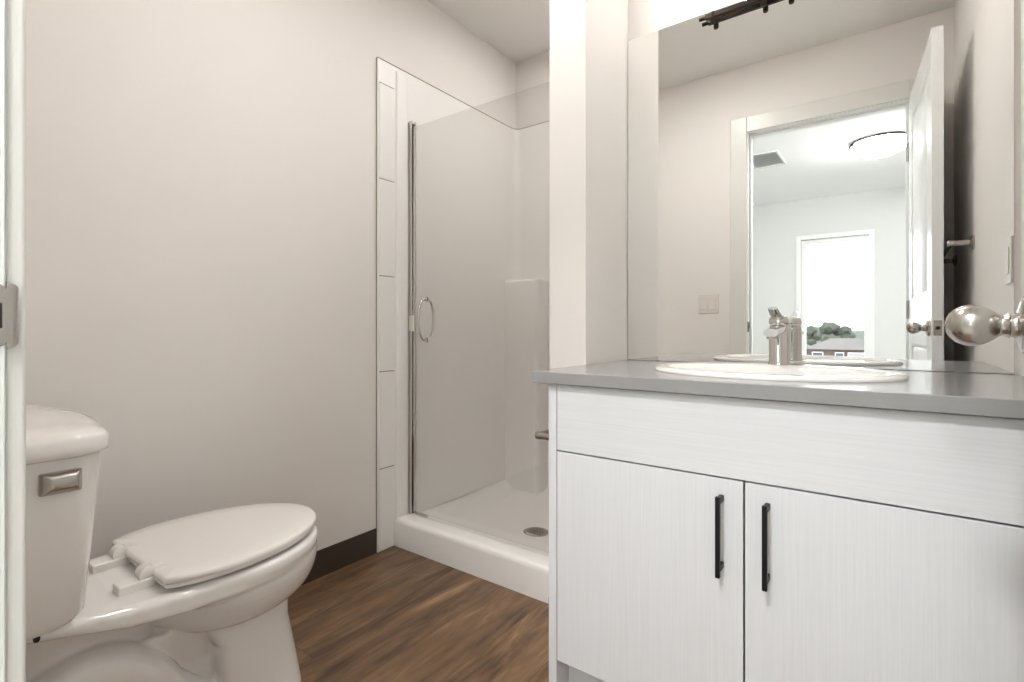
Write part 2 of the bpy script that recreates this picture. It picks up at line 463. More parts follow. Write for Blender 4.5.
def knob(sign, x0):
    bm = bmesh.new()
    prof = [(0.0325,0),(0.0325,0.003),(0.030,0.007),(0.022,0.0095),(0.0135,0.0115),(0.0125,0.016),(0.0135,0.0175),(0.0125,0.019),(0.0115,0.022)]
    # egg: from 0.022 to 0.068
    for k in range(1, 22):
        t = k/22; z = 0.021+0.049*t
        r = 0.0228*math.sqrt(max(0, 1-((t-0.54)/0.46)**2)) if t > 0.54 else 0.0228*math.sin(PI/2*(0.18+0.82*t/0.54))**0.85
        prof.append((max(r, 0.0112 if t < 0.2 else 0.0), z))
    prof.append((0.0001, 0.070))
    lathe(bm, prof, (x0, KY, KZ), (sign, 0, 0), 40)
    obj('door_knob', bm, M['nickel'], door, smooth=True, angle=50)
knob(-1, 0.0); knob(1, DT)
bm = bx(0.005, DT-0.005, DL, DL+0.0012, KZ-0.028, KZ+0.028)
lp = obj('latch_plate', bm, M['nickel'], door, bevel=0.0005)
bm = bmesh.new(); lathe(bm, [(0.0075,0),(0.0075,0.006),(0.006,0.010)], (DT/2, DL+0.001, KZ), (0,1,0), 20)
obj('latch_bolt', bm, M['bronze'], lp, smooth=True)
for z in (0.25, 1.02, 1.79):
    bm = bmesh.new(); lathe(bm, [(0.006,0),(0.006,0.09)], (-0.004, -0.003, z-0.045), (0,0,1), 14)
    obj('hinge', bm, M['nickel'], door, smooth=True)

# ---------------------------------------------------------------- shower
base = thing('shower_tray', 'white acrylic shower tray with raised rounded curb on the plank floor', 'shower tray', ((XL+PX0)/2, 1.9, 0))
def lp_(o, root):                                 # build in world coords, then parent without moving
    o.parent = root; o.matrix_parent_inverse = Matrix.Translation(-Vector(root.location)); return o
SX0, SX1 = XL+0.002, PX0-0.002
bm = bmesh.new()
# curb profile swept along x
prof = [(1.456,0.0),(1.456,0.098),(1.459,0.110),(1.466,0.117),(1.480,0.1195),(1.530,0.117),(1.548,0.113),(1.558,0.104),(1.566,0.080),(1.58,0.062),(1.60,0.056),(1.90,0.044),(2.20,0.056),(2.30,0.062),(2.325,0.075),(2.335,0.10),(2.338,0.115),(2.343,0.115),(2.343,0.0)]
n = 14; rings = []
for i in range(n+1):
    t = i/n; x = SX0+(SX1-SX0)*t
    e = min(t, 1-t)*(SX1-SX0)
    lift = max(0.0, 0.05*(1-min(1, e/0.05))**2)
    rings.append([(x, y, z+(lift if 1.56 < y < 2.34 and z > 0.001 else 0)) for y, z in prof])
loft(bm, rings)
lp_(obj('pan', bm, M['acrylic'], smooth=True, angle=50), base)
bm = bmesh.new(); DX, DY = -1.232, 1.838
lathe(bm, [(0.055,0),(0.055,0.003),(0.050,0.005),(0.044,0.0045),(0.042,0.003),(0.0001,0.003)], (DX, DY, 0.0445), (0,0,1), 40)
dr = lp_(obj('drain_ring', bm, M['nickel'], smooth=True), base)
bm = bmesh.new()
for ring, cnt in ((0.010,5),(0.021,10),(0.032,15)):
    for k in range(cnt):
        a = 2*PI*k/cnt
        lathe(bm, [(0.0036,0),(0.0036,0.0004)], (DX+ring*math.cos(a), DY+ring*math.sin(a), 0.0476), (0,0,1), 8)
g = obj('drain_holes', bm, M['rubber']); g.parent = dr

sur = thing('shower_surround', 'glossy white acrylic shower wall surround with moulded corner column and tiled edge', 'shower surround', ((XL+PX0)/2, 1.9, 0.1))
T = 0.010; ZT = 2.046
bm = bmesh.new()
# U-shaped panel with rounded inside corners
def u_path(off):
    r = 0.045; pts = []
    x0, x1, y1 = XL+0.001+off, PX0-0.001-off, YS-0.001-off
    pts.append((x0, 1.366)); pts.append((x0, y1-r))
    for k in range(1, 9):
        a = math.radians(180-k*90/8); pts.append((x0+r+r*math.cos(a), y1-r+r*math.sin(a)))
    pts.append((x1-r, y1))
    for k in range(1, 9):
        a = math.radians(90-k*90/8); pts.append((x1-r+r*math.cos(a), y1-r+r*math.sin(a)))
    pts.append((x1, 1.46)); return pts
inn = u_path(T); out_ = [(XL+0.001, 1.366), (XL+0.001, YS-0.001-0.05)]
def u_outer():
    x0, x1, y1 = XL+0.001, PX0-0.001, YS-0.001; pts = []
    pts.append((x0, 1.366)); pts.append((x0, y1-0.045))
    for k in range(1, 9): pts.append((x0+0.0, y1-0.045+0.045*k/8) if k < 8 else (x0, y1))
    pts.append((x1-0.045, y1))
    for k in range(1, 9): pts.append((x1-0.045+0.045*k/8, y1) if k < 8 else (x1, y1))
    pts.append((x1, 1.46)); return pts
out_ = u_outer()
rings = []
for i in range(len(inn)):
    z0 = 0.0 if inn[i][1] < 1.45 and inn[i][0] < -1.5 else 0.10
    rings.append([(inn[i][0], inn[i][1], 0.10), (inn[i][0], inn[i][1], ZT), (out_[i][0], out_[i][1], ZT), (out_[i][0], out_[i][1], 0.10)])
loft(bm, rings)
box(bm, XL+0.001, XL+0.001+T, 1.366, 1.4555, 0.001, 0.12)
lp_(obj('wall_panel', bm, M['acrylic'], smooth=True, bevel=0.0025, angle=30), sur)
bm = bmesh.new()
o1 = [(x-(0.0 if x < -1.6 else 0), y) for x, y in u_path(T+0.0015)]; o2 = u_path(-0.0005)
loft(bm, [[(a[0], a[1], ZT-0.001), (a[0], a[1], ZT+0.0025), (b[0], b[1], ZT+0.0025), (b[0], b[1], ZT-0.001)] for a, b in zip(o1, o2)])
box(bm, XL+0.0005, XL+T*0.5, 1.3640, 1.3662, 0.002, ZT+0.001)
lp_(obj('caulk_bead', bm, M['caulk_groove_shade']), sur)
# tile-patterned edge band
zt = [0.004, 0.345, 0.748, 1.146, 1.549, 1.946]
for a, b in zip(zt[:-1], zt[1:]):
    lp_(obj('tile_panel', bx(XL+T, XL+T+0.005, 1.372, 1.450, a+0.002, b-0.002), M['acrylic'], bevel=0.0012), sur)
for z in zt[1:]:
    lp_(obj('groove_shade', bx(XL+T-0.001, XL+T+0.0035, 1.372, 1.450, z-0.0022, z+0.0022), M['caulk_groove_shade']), sur)  # dark strips stand in for shade inside the moulded grooves
# jamb column above the curb
bm = bmesh.new(); rings = []
for k in range(13):
    a = PI*k/12
    y = 1.4925-0.0335*math.cos(a); x = XL+T+0.012*math.sin(a)**0.5
    rings.append((x, y))
lo = [(XL+0.004, 1.458)]+rings+[(XL+0.004, 1.527)]
loft(bm, [[(x, y, 0.10) for x, y in lo], [(x, y, 1.99) for x, y in lo], [(max(XL+0.003, x-0.006), y, 2.03) for x, y in lo]])
lp_(obj('jamb_column', bm, M['acrylic'], smooth=True, angle=50), sur)
# moulded corner column with ledge
bm = bmesh.new(); cx0, cx1, cy0, cy1 = XL+T-0.002, -1.487, 2.232, YS-T
rr = 0.03; plan = [(cx0, cy1), (cx0, cy0)]
for k in range(9):
    a = math.radians(-90+k*90/8); plan.append((cx1-rr+rr*math.cos(a), cy0+rr+rr*math.sin(a)))
plan.append((cx1, cy1))
cyc = [(p[0], p[1]) for p in plan]
def shrink(p, d): return (min(p[0], cx1-d) if p[0] > cx0+0.01 else p[0], max(p[1], cy0+d))
loft(bm, [[(x, y, 0.055) for x, y in cyc], [(x, y, 1.178) for x, y in cyc], [(*shrink(p, 0.003), 1.186) for p in cyc], [(*shrink(p, 0.010), 1.190) for p in cyc]])
lp_(obj('corner_column', bm, M['acrylic'], smooth=True, angle=40), sur)

sd = thing('shower_door', 'clear frameless glass shower door with chrome jamb channel and oval pull', 'shower door', (-1.26, 1.5425, 0.118))
lp_(obj('glass_panel', bx(-1.6735, PX0-0.012, 1.5395, 1.5455, 0.128, 1.806), M['glass']), sd)
bm = bmesh.new()
for (xa, xb, ya, yb) in ((XL+T+0.001, -1.694, 1.529, 1.556), (-1.694, -1.676, 1.529, 1.534), (-1.694, -1.676, 1.551, 1.556)):
    box(bm, xa, xb, ya, yb, 0.118, 1.833)
ch = lp_(obj('jamb_channel', bm, M['chrome'], bevel=0.001), sd)
lp_(obj('seal_strip', bx(-1.6935, -1.6745, 1.5385, 1.5465, 0.12, 1.82), M['rubber'], bevel=0.001), sd)
lp_(obj('strike_jamb', bx(-1.673, -1.667, 1.536, 1.549, 0.128, 1.81), M['chrome'], bevel=0.001), sd)
lp_(obj('bottom_sweep', bx(-1.672, PX0-0.014, 1.540, 1.545, 0.118, 0.129), M['pane'], bevel=0.001), sd)
lp_(obj('bottom_guide', bx(-1.672, -1.60, 1.546, 1.556, 0.112, 0.124), M['chrome'], bevel=0.001), sd)
for sgn in (-1, 1):
    bm = bmesh.new(); pts = []
    for k in range(25):
        a = -PI/2+PI*k/24
        pts.append((-1.60, 1.5425+sgn*(0.003+0.040*math.cos(a)**0.75 if abs(math.cos(a)) > 1e-6 else 0.003), 0.965+0.088*math.sin(a)))
    tube(bm, pts, 0.0052, 14)
    for s in (-1, 1):
        lathe(bm, [(0.010,0),(0.010,0.004),(0.006,0.006)], (-1.60, 1.5425+sgn*0.003, 0.965+s*0.088), (0, sgn, 0), 20)
    h = lp_(obj('pull_handle', bm, M['chrome'], smooth=True, angle=50), sd)
bm = bx(-1.6945, -1.664, 1.528, 1.535, 0.915, 0.985)
lp_(obj('latch_catch', bm, M['switch'], bevel=0.002), sd)

# ---------------------------------------------------------------- toilet
TX = -1.275
toi = thing('toilet', 'white two-piece toilet with closed lid and side flush lever by the left wall', 'toilet', (TX, 0.45, 0))
bm = bmesh.new()
# pedestal foot and column
loft(bm, [egg(TX, 0.525, 0.735, 0.124, 0.002, eb=9, ef=3.0), egg(TX, 0.525, 0.733, 0.122, 0.05, eb=9, ef=3.0),
          egg(TX, 0.525, 0.720, 0.112, 0.14, eb=9, ef=2.8), egg(TX, 0.520, 0.706, 0.108, 0.22, eb=7, ef=2.6),
          egg(TX, 0.48, 0.712, 0.108, 0.28, eb=4, ef=2.4), egg(TX, 0.42, 0.735, 0.12, 0.34, eb=3, ef=2.2)])
loft(bm, [egg(TX, 0.20, 0.60, 0.050, 0.002, eb=3, ef=3), egg(TX, 0.22, 0.60, 0.048, 0.10, eb=3, ef=3), egg(TX, 0.30, 0.62, 0.052, 0.20, eb=3, ef=3), egg(TX, 0.36, 0.66, 0.09, 0.30, eb=3, ef=3)])
# belly of the bowl
def belly():
    rs = []
    for k in range(13):
        t = k/12; a = t*PI/2
        z = 0.392-0.140*math.sin(a)
        s = math.cos(a)**0.62
        yc = 0.575+0.022*math.sin(a)
        rs.append(egg(TX, yc-0.215*s, yc+0.212*s, max(0.005, 0.182*s), z, eb=2.1, ef=2.0, split=0.48))
    return rs[::-1]
loft(bm, belly())
# rim
loft(bm, [egg(TX, 0.34, 0.775, 0.176, 0.362, split=0.5, eb=2.3), egg(TX, 0.335, 0.784, 0.184, 0.374, split=0.5, eb=2.3),
          egg(TX, 0.335, 0.789, 0.188, 0.395, split=0.5, eb=2.3), egg(TX, 0.335, 0.788, 0.187, 0.408, split=0.5, eb=2.3),
          egg(TX, 0.34, 0.778, 0.178, 0.414, split=0.5, eb=2.3)])
# deck between rim and tank
def deck_ring(z, ex):
    # plan polygon: narrow under the tank, widening to the rim
    P = [(0.125, 0.118), (0.145, 0.17), (0.150, 0.26), (0.160, 0.34), (0.176, 0.43), (0.186, 0.53), (0.10, 0.56)]
    pts = [(TX+w*1.0+ex, y) for w, y in P]+[(TX-w-ex, y) for w, y in P[::-1]]
    return [(x, y, z+max(0, (0.36-y))*(0.24 if z < 0.39 else 0.10)) for x, y in pts]
loft(bm, [deck_ring(0.368, -0.012), deck_ring(0.374, 0.0), deck_ring(0.404, 0.0), deck_ring(0.412, -0.010)])
# body behind the bowl under the deck
loft(bm, [sring(TX, 0.27, 0.15, 0.050, 0.10, 3), sring(TX, 0.28, 0.25, 0.055, 0.13, 3), sring(TX, 0.29, 0.385, 0.085, 0.16, 3)])
# trapway arches bulging on both sides
for s in (-1, 1):
    p = spline([(TX+s*0.066, 0.15, 0.02), (TX+s*0.068, 0.155, 0.13), (TX+s*0.072, 0.205, 0.240), (TX+s*0.074, 0.290, 0.288), (TX+s*0.074, 0.372, 0.245), (TX+s*0.066, 0.43, 0.165), (TX+s*0.05, 0.50, 0.11), (TX+s*0.035, 0.60, 0.12)], 8)
    tube(bm, p, 0.046, 20)
# foot flange under the trapway
loft(bm, [egg(TX, 0.125, 0.70, 0.112, 0.002, eb=4, ef=3), egg(TX, 0.125, 0.70, 0.112, 0.03, eb=4, ef=3), egg(TX, 0.13, 0.69, 0.10, 0.045, eb=4, ef=3)])
bowl = lp_(obj('bowl', bm, M['ceramic'], smooth=True, angle=80), toi)
rm = bowl.modifiers.new('remesh', 'REMESH'); rm.mode = 'VOXEL'; rm.voxel_size = 0.0038; rm.use_smooth_shade = True
sm = bowl.modifiers.new('smooth', 'SMOOTH'); sm.factor = 0.5; sm.iterations = 5
# tank
def tank_plan(hw, yb, ys, yf, z, ch=0.035):
    """back straight, sides to ys, rounded corner, gently bowed front reaching yf"""
    pts = [(TX-hw+0.01, yb), (TX-hw, yb+0.01)]
    side = []
    m = 10
    for k in range(m+1):
        a = math.radians(90*k/m)
        side.append((hw-ch+ch*math.cos(a), ys-ch+ch*math.sin(a)))
    front = []
    for k in range(1, 8):
        t = k/8; w = (hw-ch)*(1-2*t)
        front.append((w, ys+(yf-ys)*math.sin(PI*t)))
    right = side; left = [(-x, y) for x, y in side[::-1]]
    ring = [(hw-0.01, yb), (hw, yb+0.01)]+right+front+left+[(-hw, yb+0.01), (-hw+0.01, yb)]
    return [(TX+x, y, z) for x, y in ring]
bm = bmesh.new()
loft(bm, [tank_plan(0.175, 0.135, 0.245, 0.262, 0.4325, 0.05), tank_plan(0.198, 0.122, 0.262, 0.28, 0.441, 0.05), tank_plan(0.206, 0.118, 0.268, 0.286, 0.455, 0.045),
          tank_plan(0.216, 0.116, 0.274, 0.292, 0.56, 0.04), tank_plan(0.228, 0.115, 0.281, 0.300, 0.700, 0.035), tank_plan(0.229, 0.115, 0.281, 0.300, 0.726, 0.035)])
lp_(obj('tank', bm, M['ceramic'], smooth=True, angle=60), toi)
bm = bmesh.new()
loft(bm, [tank_plan(0.240, 0.112, 0.288, 0.310, 0.722, 0.055), tank_plan(0.247, 0.108, 0.292, 0.314, 0.725, 0.055), tank_plan(0.249, 0.107, 0.293, 0.315, 0.732, 0.055),
          tank_plan(0.248, 0.107, 0.292, 0.314, 0.750, 0.055), tank_plan(0.243, 0.111, 0.287, 0.309, 0.757, 0.053), tank_plan(0.225, 0.125, 0.270, 0.292, 0.763, 0.05), tank_plan(0.17, 0.16, 0.23, 0.25, 0.766, 0.03)])
lp_(obj('tank_lid', bm, M['ceramic'], smooth=True, angle=60), toi)
# flush lever on the side of the tank
bm = bmesh.new()
LX = TX+0.2265
def lev(x, y0, y1, z0, z1): return [(x, y0, z0), (x, y1, z0), (x, y1, z1), (x, y0, z1)]
loft(bm, [lev(LX-0.003, 0.197, 0.248, 0.669, 0.702), lev(LX+0.006, 0.196, 0.249, 0.668, 0.703), lev(LX+0.013, 0.200, 0.246, 0.671, 0.702), lev(LX+0.020, 0.207, 0.241, 0.677, 0.696), lev(LX+0.021, 0.210, 0.239, 0.679, 0.694)])
lp_(obj('flush_lever', bm, M['nickel'], bevel=0.003, seg=3), toi)
# seat ring and lid
def seat_plan(grow, z):
    yb_ = 0.394-grow*0.7                          # straight hinge edge cut across the oval
    return [(x, max(y, yb_-0.0001*abs(x-TX)), z_) for x, y, z_ in egg(TX, 0.335, 0.786+grow, 0.184+grow, z, n=128, eb=2.4, ef=2.0, split=0.42)]
bm = bmesh.new()
outer0 = seat_plan(-0.010, 0.4195); outer1 = seat_plan(-0.004, 0.4215); outer2 = seat_plan(-0.004, 0.429)
inner = lambda z: egg(TX, 0.47, 0.725, 0.110, z, n=128, eb=2.2, ef=2.0, split=0.45)
vr = loft(bm, [inner(0.4195), outer0, outer1, outer2, inner(0.429)], cap=False)
for j in range(128):
    k = (j+1) % 128; bm.faces.new((vr[-1][j], vr[-1][k], vr[0][k], vr[0][j]))
lp_(obj('seat', bm, M['plastic'], smooth=True, angle=50), toi)
bm = bmesh.new()
loft(bm, [seat_plan(-0.003, 0.4300), seat_plan(0.001, 0.4315), seat_plan(0.002, 0.4385), seat_plan(-0.0005, 0.4425), seat_plan(-0.007, 0.4445), seat_plan(-0.05, 0.446), seat_plan(-0.11, 0.447)])
lp_(obj('seat_lid', bm, M['plastic'], smooth=True, angle=60), toi)
for s in (-1, 1):
    hx = TX+s*0.077
    bm = bmesh.new(); box(bm, hx-0.018, hx+0.018, 0.336, 0.404, 0.4115, 0.431)
    hb = lp_(obj('hinge_base', bm, M['plastic'], bevel=0.0035, seg=3), toi)
    bm = bmesh.new()
    lathe(bm, [(0.013,0),(0.0155,0.002),(0.0155,0.027),(0.013,0.029)], (hx-0.0145, 0.387, 0.4375), (1,0,0), 24)
    box(bm, hx-0.010, hx+0.010, 0.390, 0.418, 0.428, 0.446)
    kn = lp_(obj('hinge_knuckle', bm, M['plastic'], smooth=True, angle=40), toi)
for s in (-1, 1):
    bm = bmesh.new()
    lathe(bm, [(0.0045,0),(0.0045,0.008),(0.003,0.011)], (TX+s*0.176, 0.205, 0.4345), (0,0,-1), 16)
    lp_(obj('tank_bolt', bm, M['rubber'], smooth=True), toi)

# ---------------------------------------------------------------- vanity
VX0, VX1, VY = -0.679, 0.221, 1.070
ZB, ZTOP = 0.792, 0.8205
van = thing('vanity_cabinet', 'white woodgrain vanity cabinet with two doors below the grey countertop', 'cabinet', ((VX0+VX1)/2, 1.35, 0))
bm = bmesh.new()
t = 0.0225
def side_poly(x0, x1):
    P = [(VY, 0.113), (VY, ZB-0.001), (YM-0.002, ZB-0.001), (YM-0.002, 0), (VY+0.0605, 0), (VY+0.0605, 0.113)]
    P = [(VY, 0.0), (VY, ZB-0.001), (YM-0.002, ZB-0.001), (YM-0.002, 0)]
    loft(bm, [[(x0, y, z) for y, z in P], [(x1, y, z) for y, z in P]])
side_poly(VX0, VX0+t); side_poly(VX1-t, VX1)
box(bm, VX0+t, VX1-t, VY+0.024, YM-0.002, 0.113, 0.131)
box(bm, VX0+t, VX1-t, YM-0.012, YM-0.002, 0.131, ZB-0.001)
box(bm, VX0+t, VX1-t, VY+0.024, VY+0.10, ZB-0.018, ZB-0.001)
lp_(obj('carcass', bm, M['lamv'], bevel=0.001), van)
lp_(obj('toe_kick', bx(VX0+t, VX1-t, VY+0.060, VY+0.076, 0.0, 0.113), M['lamh'], bevel=0.0008), van)
XM = (VX0+VX1)/2; ZG = 0.6277; gp = 0.0018
lp_(obj('drawer_front', bx(VX0+t+gp, VX1-t-gp, VY, VY+0.019, ZG+gp, ZB-0.003), M['lamh'], bevel=0.001), van)
for xa, xb, hx in ((VX0+t+gp, XM-gp, -0.2705), (XM+gp, VX1-t-gp, -0.1870)):
    d = lp_(obj('cabinet_door', bx(xa, xb, VY, VY+0.019, 0.115, ZG-gp), M['lamv'], bevel=0.001), van)
    bm = bmesh.new()
    box(bm, hx-0.0045, hx+0.0045, 1.036, 1.0445, 0.4395, 0.5975)
    for z in (0.4555, 0.5885-0.0):
        box(bm, hx-0.0045, hx+0.0045, 1.0446, VY+0.0005, z-0.006, z+0.006)
    h = obj('handle', bm, M['black'], bevel=0.0015); h.parent = d
    h.matrix_parent_inverse = Matrix.Identity(4)
# the door objects carry a world-built mesh under an offset parent, so the handles share their frame

SKX, SKY, SA, SB = -0.236, 1.350, 0.267, 0.208
# counter with an oval cut-out
bm = bmesh.new()
cx0, cx1, cy0, cy1 = PX1+0.0015, XR-0.001, 1.051, YM-0.001
n = 64
def rect_pt(a):
    c, s = math.cos(a), math.sin(a)
    tx = ((cx1-SKX)/c if c > 0 else (cx0-SKX)/c) if abs(c) > 1e-9 else 1e9
    ty = ((cy1-SKY)/s if s > 0 else (cy0-SKY)/s) if abs(s) > 1e-9 else 1e9
    tt = min(tx, ty); return (SKX+c*tt, SKY+s*tt)
angs = sorted([2*PI*k/n for k in range(n)]+[math.atan2(y-SKY, x-SKX) % (2*PI) for x in (cx0, cx1) for y in (cy0, cy1)])
hole = [(SKX+(SA-0.03)*math.cos(a), SKY+(SB-0.03)*math.sin(a)) for a in angs]; rec = [rect_pt(a) for a in angs]
R = [[(x, y, ZTOP) for x, y in hole], [(x, y, ZTOP) for x, y in rec], [(x, y, ZB) for x, y in rec], [(x, y, ZB) for x, y in hole]]
vr = loft(bm, R, cap=False); N = len(angs)
for j in range(N):
    k = (j+1) % N; bm.faces.new((vr[3][j], vr[3][k], vr[0][k], vr[0][j]))
ct = obj('countertop', bm, M['counter'], bevel=0.002)
tag(ct, 'grey laminate countertop slab on the white vanity holding the oval sink', 'countertop')

snk = thing('sink', 'oval white drop-in sink set in the grey countertop under the mirror', 'sink', (SKX, SKY, ZTOP))
bm = bmesh.new(); rings = []
for da, z in ((0.0, 0.0003), (0.001, 0.004), (-0.003, 0.0082), (-0.011, 0.0108), (-0.028, 0.0112), (-0.037, 0.008), (-0.044, 0.0), (-0.052, -0.02), (-0.065, -0.06), (-0.09, -0.10), (-0.13, -0.125), (-0.17, -0.135), (-0.185, -0.1365)):
    q = min(1, max(0, (-da-0.012)/0.024))          # bowl sits forward, leaving a flat faucet ledge behind
    rings.append([(SKX+(SA+da)*math.cos(2*PI*j/96), SKY-0.026*q+(SB+da-0.022*q)*math.sin(2*PI*j/96), ZTOP+z) for j in range(96)])
# deck behind the bowl is wider: push inner rings forward
loft(bm, rings, cap=False)
bm.faces.ensure_lookup_table()
bmesh.ops.contextual_create(bm, geom=[e for e in bm.edges if e.is_boundary and e.verts[0].co.z < ZTOP-0.13])
lp_(obj('basin', bm, M['sinkw'], smooth=True, angle=70), snk)
bm = bmesh.new(); lathe(bm, [(0.022,0),(0.021,0.002),(0.016,0.003),(0.0001,0.005)], (SKX, SKY-0.012, ZTOP-0.136), (0,0,1), 28)
lp_(obj('sink_drain', bm, M['chrome'], smooth=True), snk)
FX, FY = -0.237, 1.512
fz = ZTOP+0.0108
fau = thing('faucet', 'short chrome single-lever faucet standing at the back of the white sink', 'faucet', (FX, FY, fz))
bm = bmesh.new()
lathe(bm, [(0.0275,0),(0.0275,0.003),(0.0255,0.006),(0.0245,0.010),(0.0245,0.094),(0.0235,0.099),(0.0215,0.101),(0.0215,0.106)], (FX, FY, fz), (0,0,1), 40)
lp_(obj('faucet_body', bm, M['chrome'], smooth=True, angle=40), fau)
bm = bmesh.new(); rings = []
for k in range(9):
    u = k/8; y = FY-0.012-0.108*u; zc = fz+0.094-0.010*u; w = 0.0195-0.003*u; h = 0.0125-0.0025*u
    rings.append([(FX+w*math.copysign(abs(math.cos(a))**0.8, math.cos(a)), y, zc+h*math.copysign(abs(math.sin(a))**0.8, math.sin(a))) for a in [2*PI*j/24 for j in range(24)]])
loft(bm, rings)
spt = lp_(obj('spout', bm, M['chrome'], smooth=True, angle=50), fau)
bm = bmesh.new(); lathe(bm, [(0.011,0),(0.012,-0.008),(0.010,-0.009),(0.0001,-0.008)], (FX, FY-0.106, fz+0.0775), (0,0,1), 20)
lp_(obj('aerator', bm, M['nickel'], smooth=True), fau)
bm = bmesh.new()
lathe(bm, [(0.0235,0.107),(0.0245,0.110),(0.0245,0.118),(0.022,0.125),(0.013,0.1295),(0.0001,0.1305)], (FX, FY, fz), (0,0,1), 36)
rings = []
for k in range(9):
    u = k/8; y = FY+0.010-0.105*u; zc = fz+0.120+0.026*u-0.004*math.sin(PI*u); w = 0.0175-0.006*u; h = 0.0065-0.0030*u
    rings.append([(FX+w*math.copysign(abs(math.cos(a))**0.6, math.cos(a)), y, zc+h*math.sin(a)) for a in [2*PI*j/20 for j in range(20)]])
loft(bm, rings)
lp_(obj('lever', bm, M['chrome'], smooth=True, angle=45), fau)

# mirror
MZ0, MZ1, MX0, MX1 = ZTOP+0.0015, 1.902, PX1+0.002, 0.2285
bm = bmesh.new()
box(bm, MX0, MX1, YM-0.0055, YM-0.0005, MZ0, MZ1, 1)
for f_ in bm.faces:
    if f_.calc_center_median().y < YM-0.005: f_.material_index = 0
mi = obj('wall_mirror', bm, [M['mirror'], M['mirror_edge']])
tag(mi, 'large frameless wall mirror standing on the countertop behind the sink', 'mirror')

# vanity light
vl = thing('vanity_light', 'dark bronze bar vanity light fixed over the top edge of the mirror', 'light fixture', (-0.237, YM-0.02, 1.90))
VLX0, VLX1 = -0.474, 0.0
bm = bmesh.new(); box(bm, -0.33, -0.145, YM-0.022, YM, 1.906, 2.02)
lp_(obj('wall_plate', bm, M['bronze'], bevel=0.004), vl)
bm = bmesh.new()
box(bm, VLX0+0.018, VLX1-0.018, 1.607, 1.619, 1.871, 1.887)
lp_(obj('rail', bm, M['bronze'], bevel=0.002), vl)
for s, x in ((-1, VLX0), (1, VLX1)):
    bm = bmesh.new(); lathe(bm, [(0.0055,0),(0.006,0.002),(0.006,0.03)], (x, 1.613, 1.879), (-s,0,0), 20)
    lp_(obj('rail_end', bm, M['bronze'], smooth=True, angle=40), vl)
bm = bmesh.new()
box(bm, -0.25, -0.224, 1.609, YM-0.001, 1.8875, 1.92)
for x in (-0.432, -0.293, -0.226, -0.181, -0.042):
    bm2 = bmesh.new(); lathe(bm2, [(0.006,-0.003),(0.0075,0),(0.0075,0.032)], (x, 1.613, 1.856), (0,0,1), 20)
    lp_(obj('stem', bm2, M['bronze'], smooth=True, angle=40), vl)
lp_(obj('bracket', bm, M['bronze'], bevel=0.002), vl)
for x in (-0.32, -0.154):
    bm = bmesh.new(); lathe(bm, [(0.030,0),(0.036,0.010),(0.036,0.014)], (x, 1.555, 1.925), (0,0,1), 28)
    box(bm, x-0.008, x+0.008, 1.555, 1.620, 1.908, 1.922)
    lp_(obj('shade_cup', bm, M['bronze'], smooth=True, angle=40), vl)
    bm = bmesh.new(); lathe(bm, [(0.034,0),(0.045,0.01),(0.048,0.06),(0.048,0.13),(0.040,0.138),(0.0001,0.140)], (x, 1.555, 1.9392), (0,0,1), 28)
    lp_(obj('lamp_shade', bm, M['shade'], smooth=True, angle=50), vl)

# ceiling dome lights
def dome_light(x, y, m, name, label, r=0.2):
    L = thing(name, label, 'ceiling light', (x, y, ZC))
    bm = bmesh.new()
    prof = [(0.0001,-0.122)]+[(r*0.97*math.sin(PI/2*k/12), -0.018-0.104*math.cos(PI/2*k/12)) for k in range(1, 13)]+[(r*0.97,-0.016)]
    lathe(bm, prof, (x, y, ZC), (0,0,1), 48)
    lp_(obj('glass_dome', bm, m, smooth=True, angle=60), L)
    bm = bmesh.new(); lathe(bm, [(r*0.9,0.0),(r*1.0,-0.004),(r*1.03,-0.012),(r*1.03,-0.016),(r*0.99,-0.018),(r*0.985,-0.014)], (x, y, ZC), (0,0,1), 48)
    lp_(obj('trim_ring', bm, M['bronze'], smooth=True, angle=40), L)
    for k in range(3):
        a = 2*PI*k/3+0.55
        bm = bmesh.new(); px, py = x+r*1.03*math.cos(a), y+r*1.03*math.sin(a)
        box(bm, px-0.012, px+0.012, py-0.012, py+0.012, ZC-0.034, ZC-0.012)
        lp_(obj('clip', bm, M['bronze'], bevel=0.002), L)
dome_light(-0.065, -1.80, M['dome'], 'ceiling_light', 'lit white dome ceiling light with dark rim, seen in the mirror')
dome_light(-0.26, -0.46, M['hallfill'], 'ceiling_light', 'added white dome fill light just outside the bathroom doorway, out of view', 0.16)  # added fill: unseen dome brightening the bathroom through the doorway
def downlight(x, y, r, m, name, label):  # both downlights are out of view, added to brighten room and shower
    sl = thing(name, label, 'ceiling light', (x, y, ZC))
    bm = bmesh.new(); lathe(bm, [(r,-0.001),(r+0.023,-0.003),(r+0.023,-0.0075),(r+0.008,-0.009),(r,-0.006)], (x, y, ZC), (0,0,1), 40)
    lp_(obj('trim_ring', bm, M['switch'], smooth=True, angle=40), sl)
    bm = bmesh.new(); lathe(bm, [(0.0001,-0.0062),(r,-0.0060),(r,-0.001)], (x, y, ZC), (0,0,1), 40)
    lp_(obj('lens', bm, m), sl)
downlight(-1.10, 1.92, 0.062, M['showfill'], 'fill_light', 'small round downlight added over the shower as unseen fill')
downlight(-0.80, 0.90, 0.10, M['bathfill'], 'fill_light', 'wide round downlight added above the bathroom floor as unseen fill')

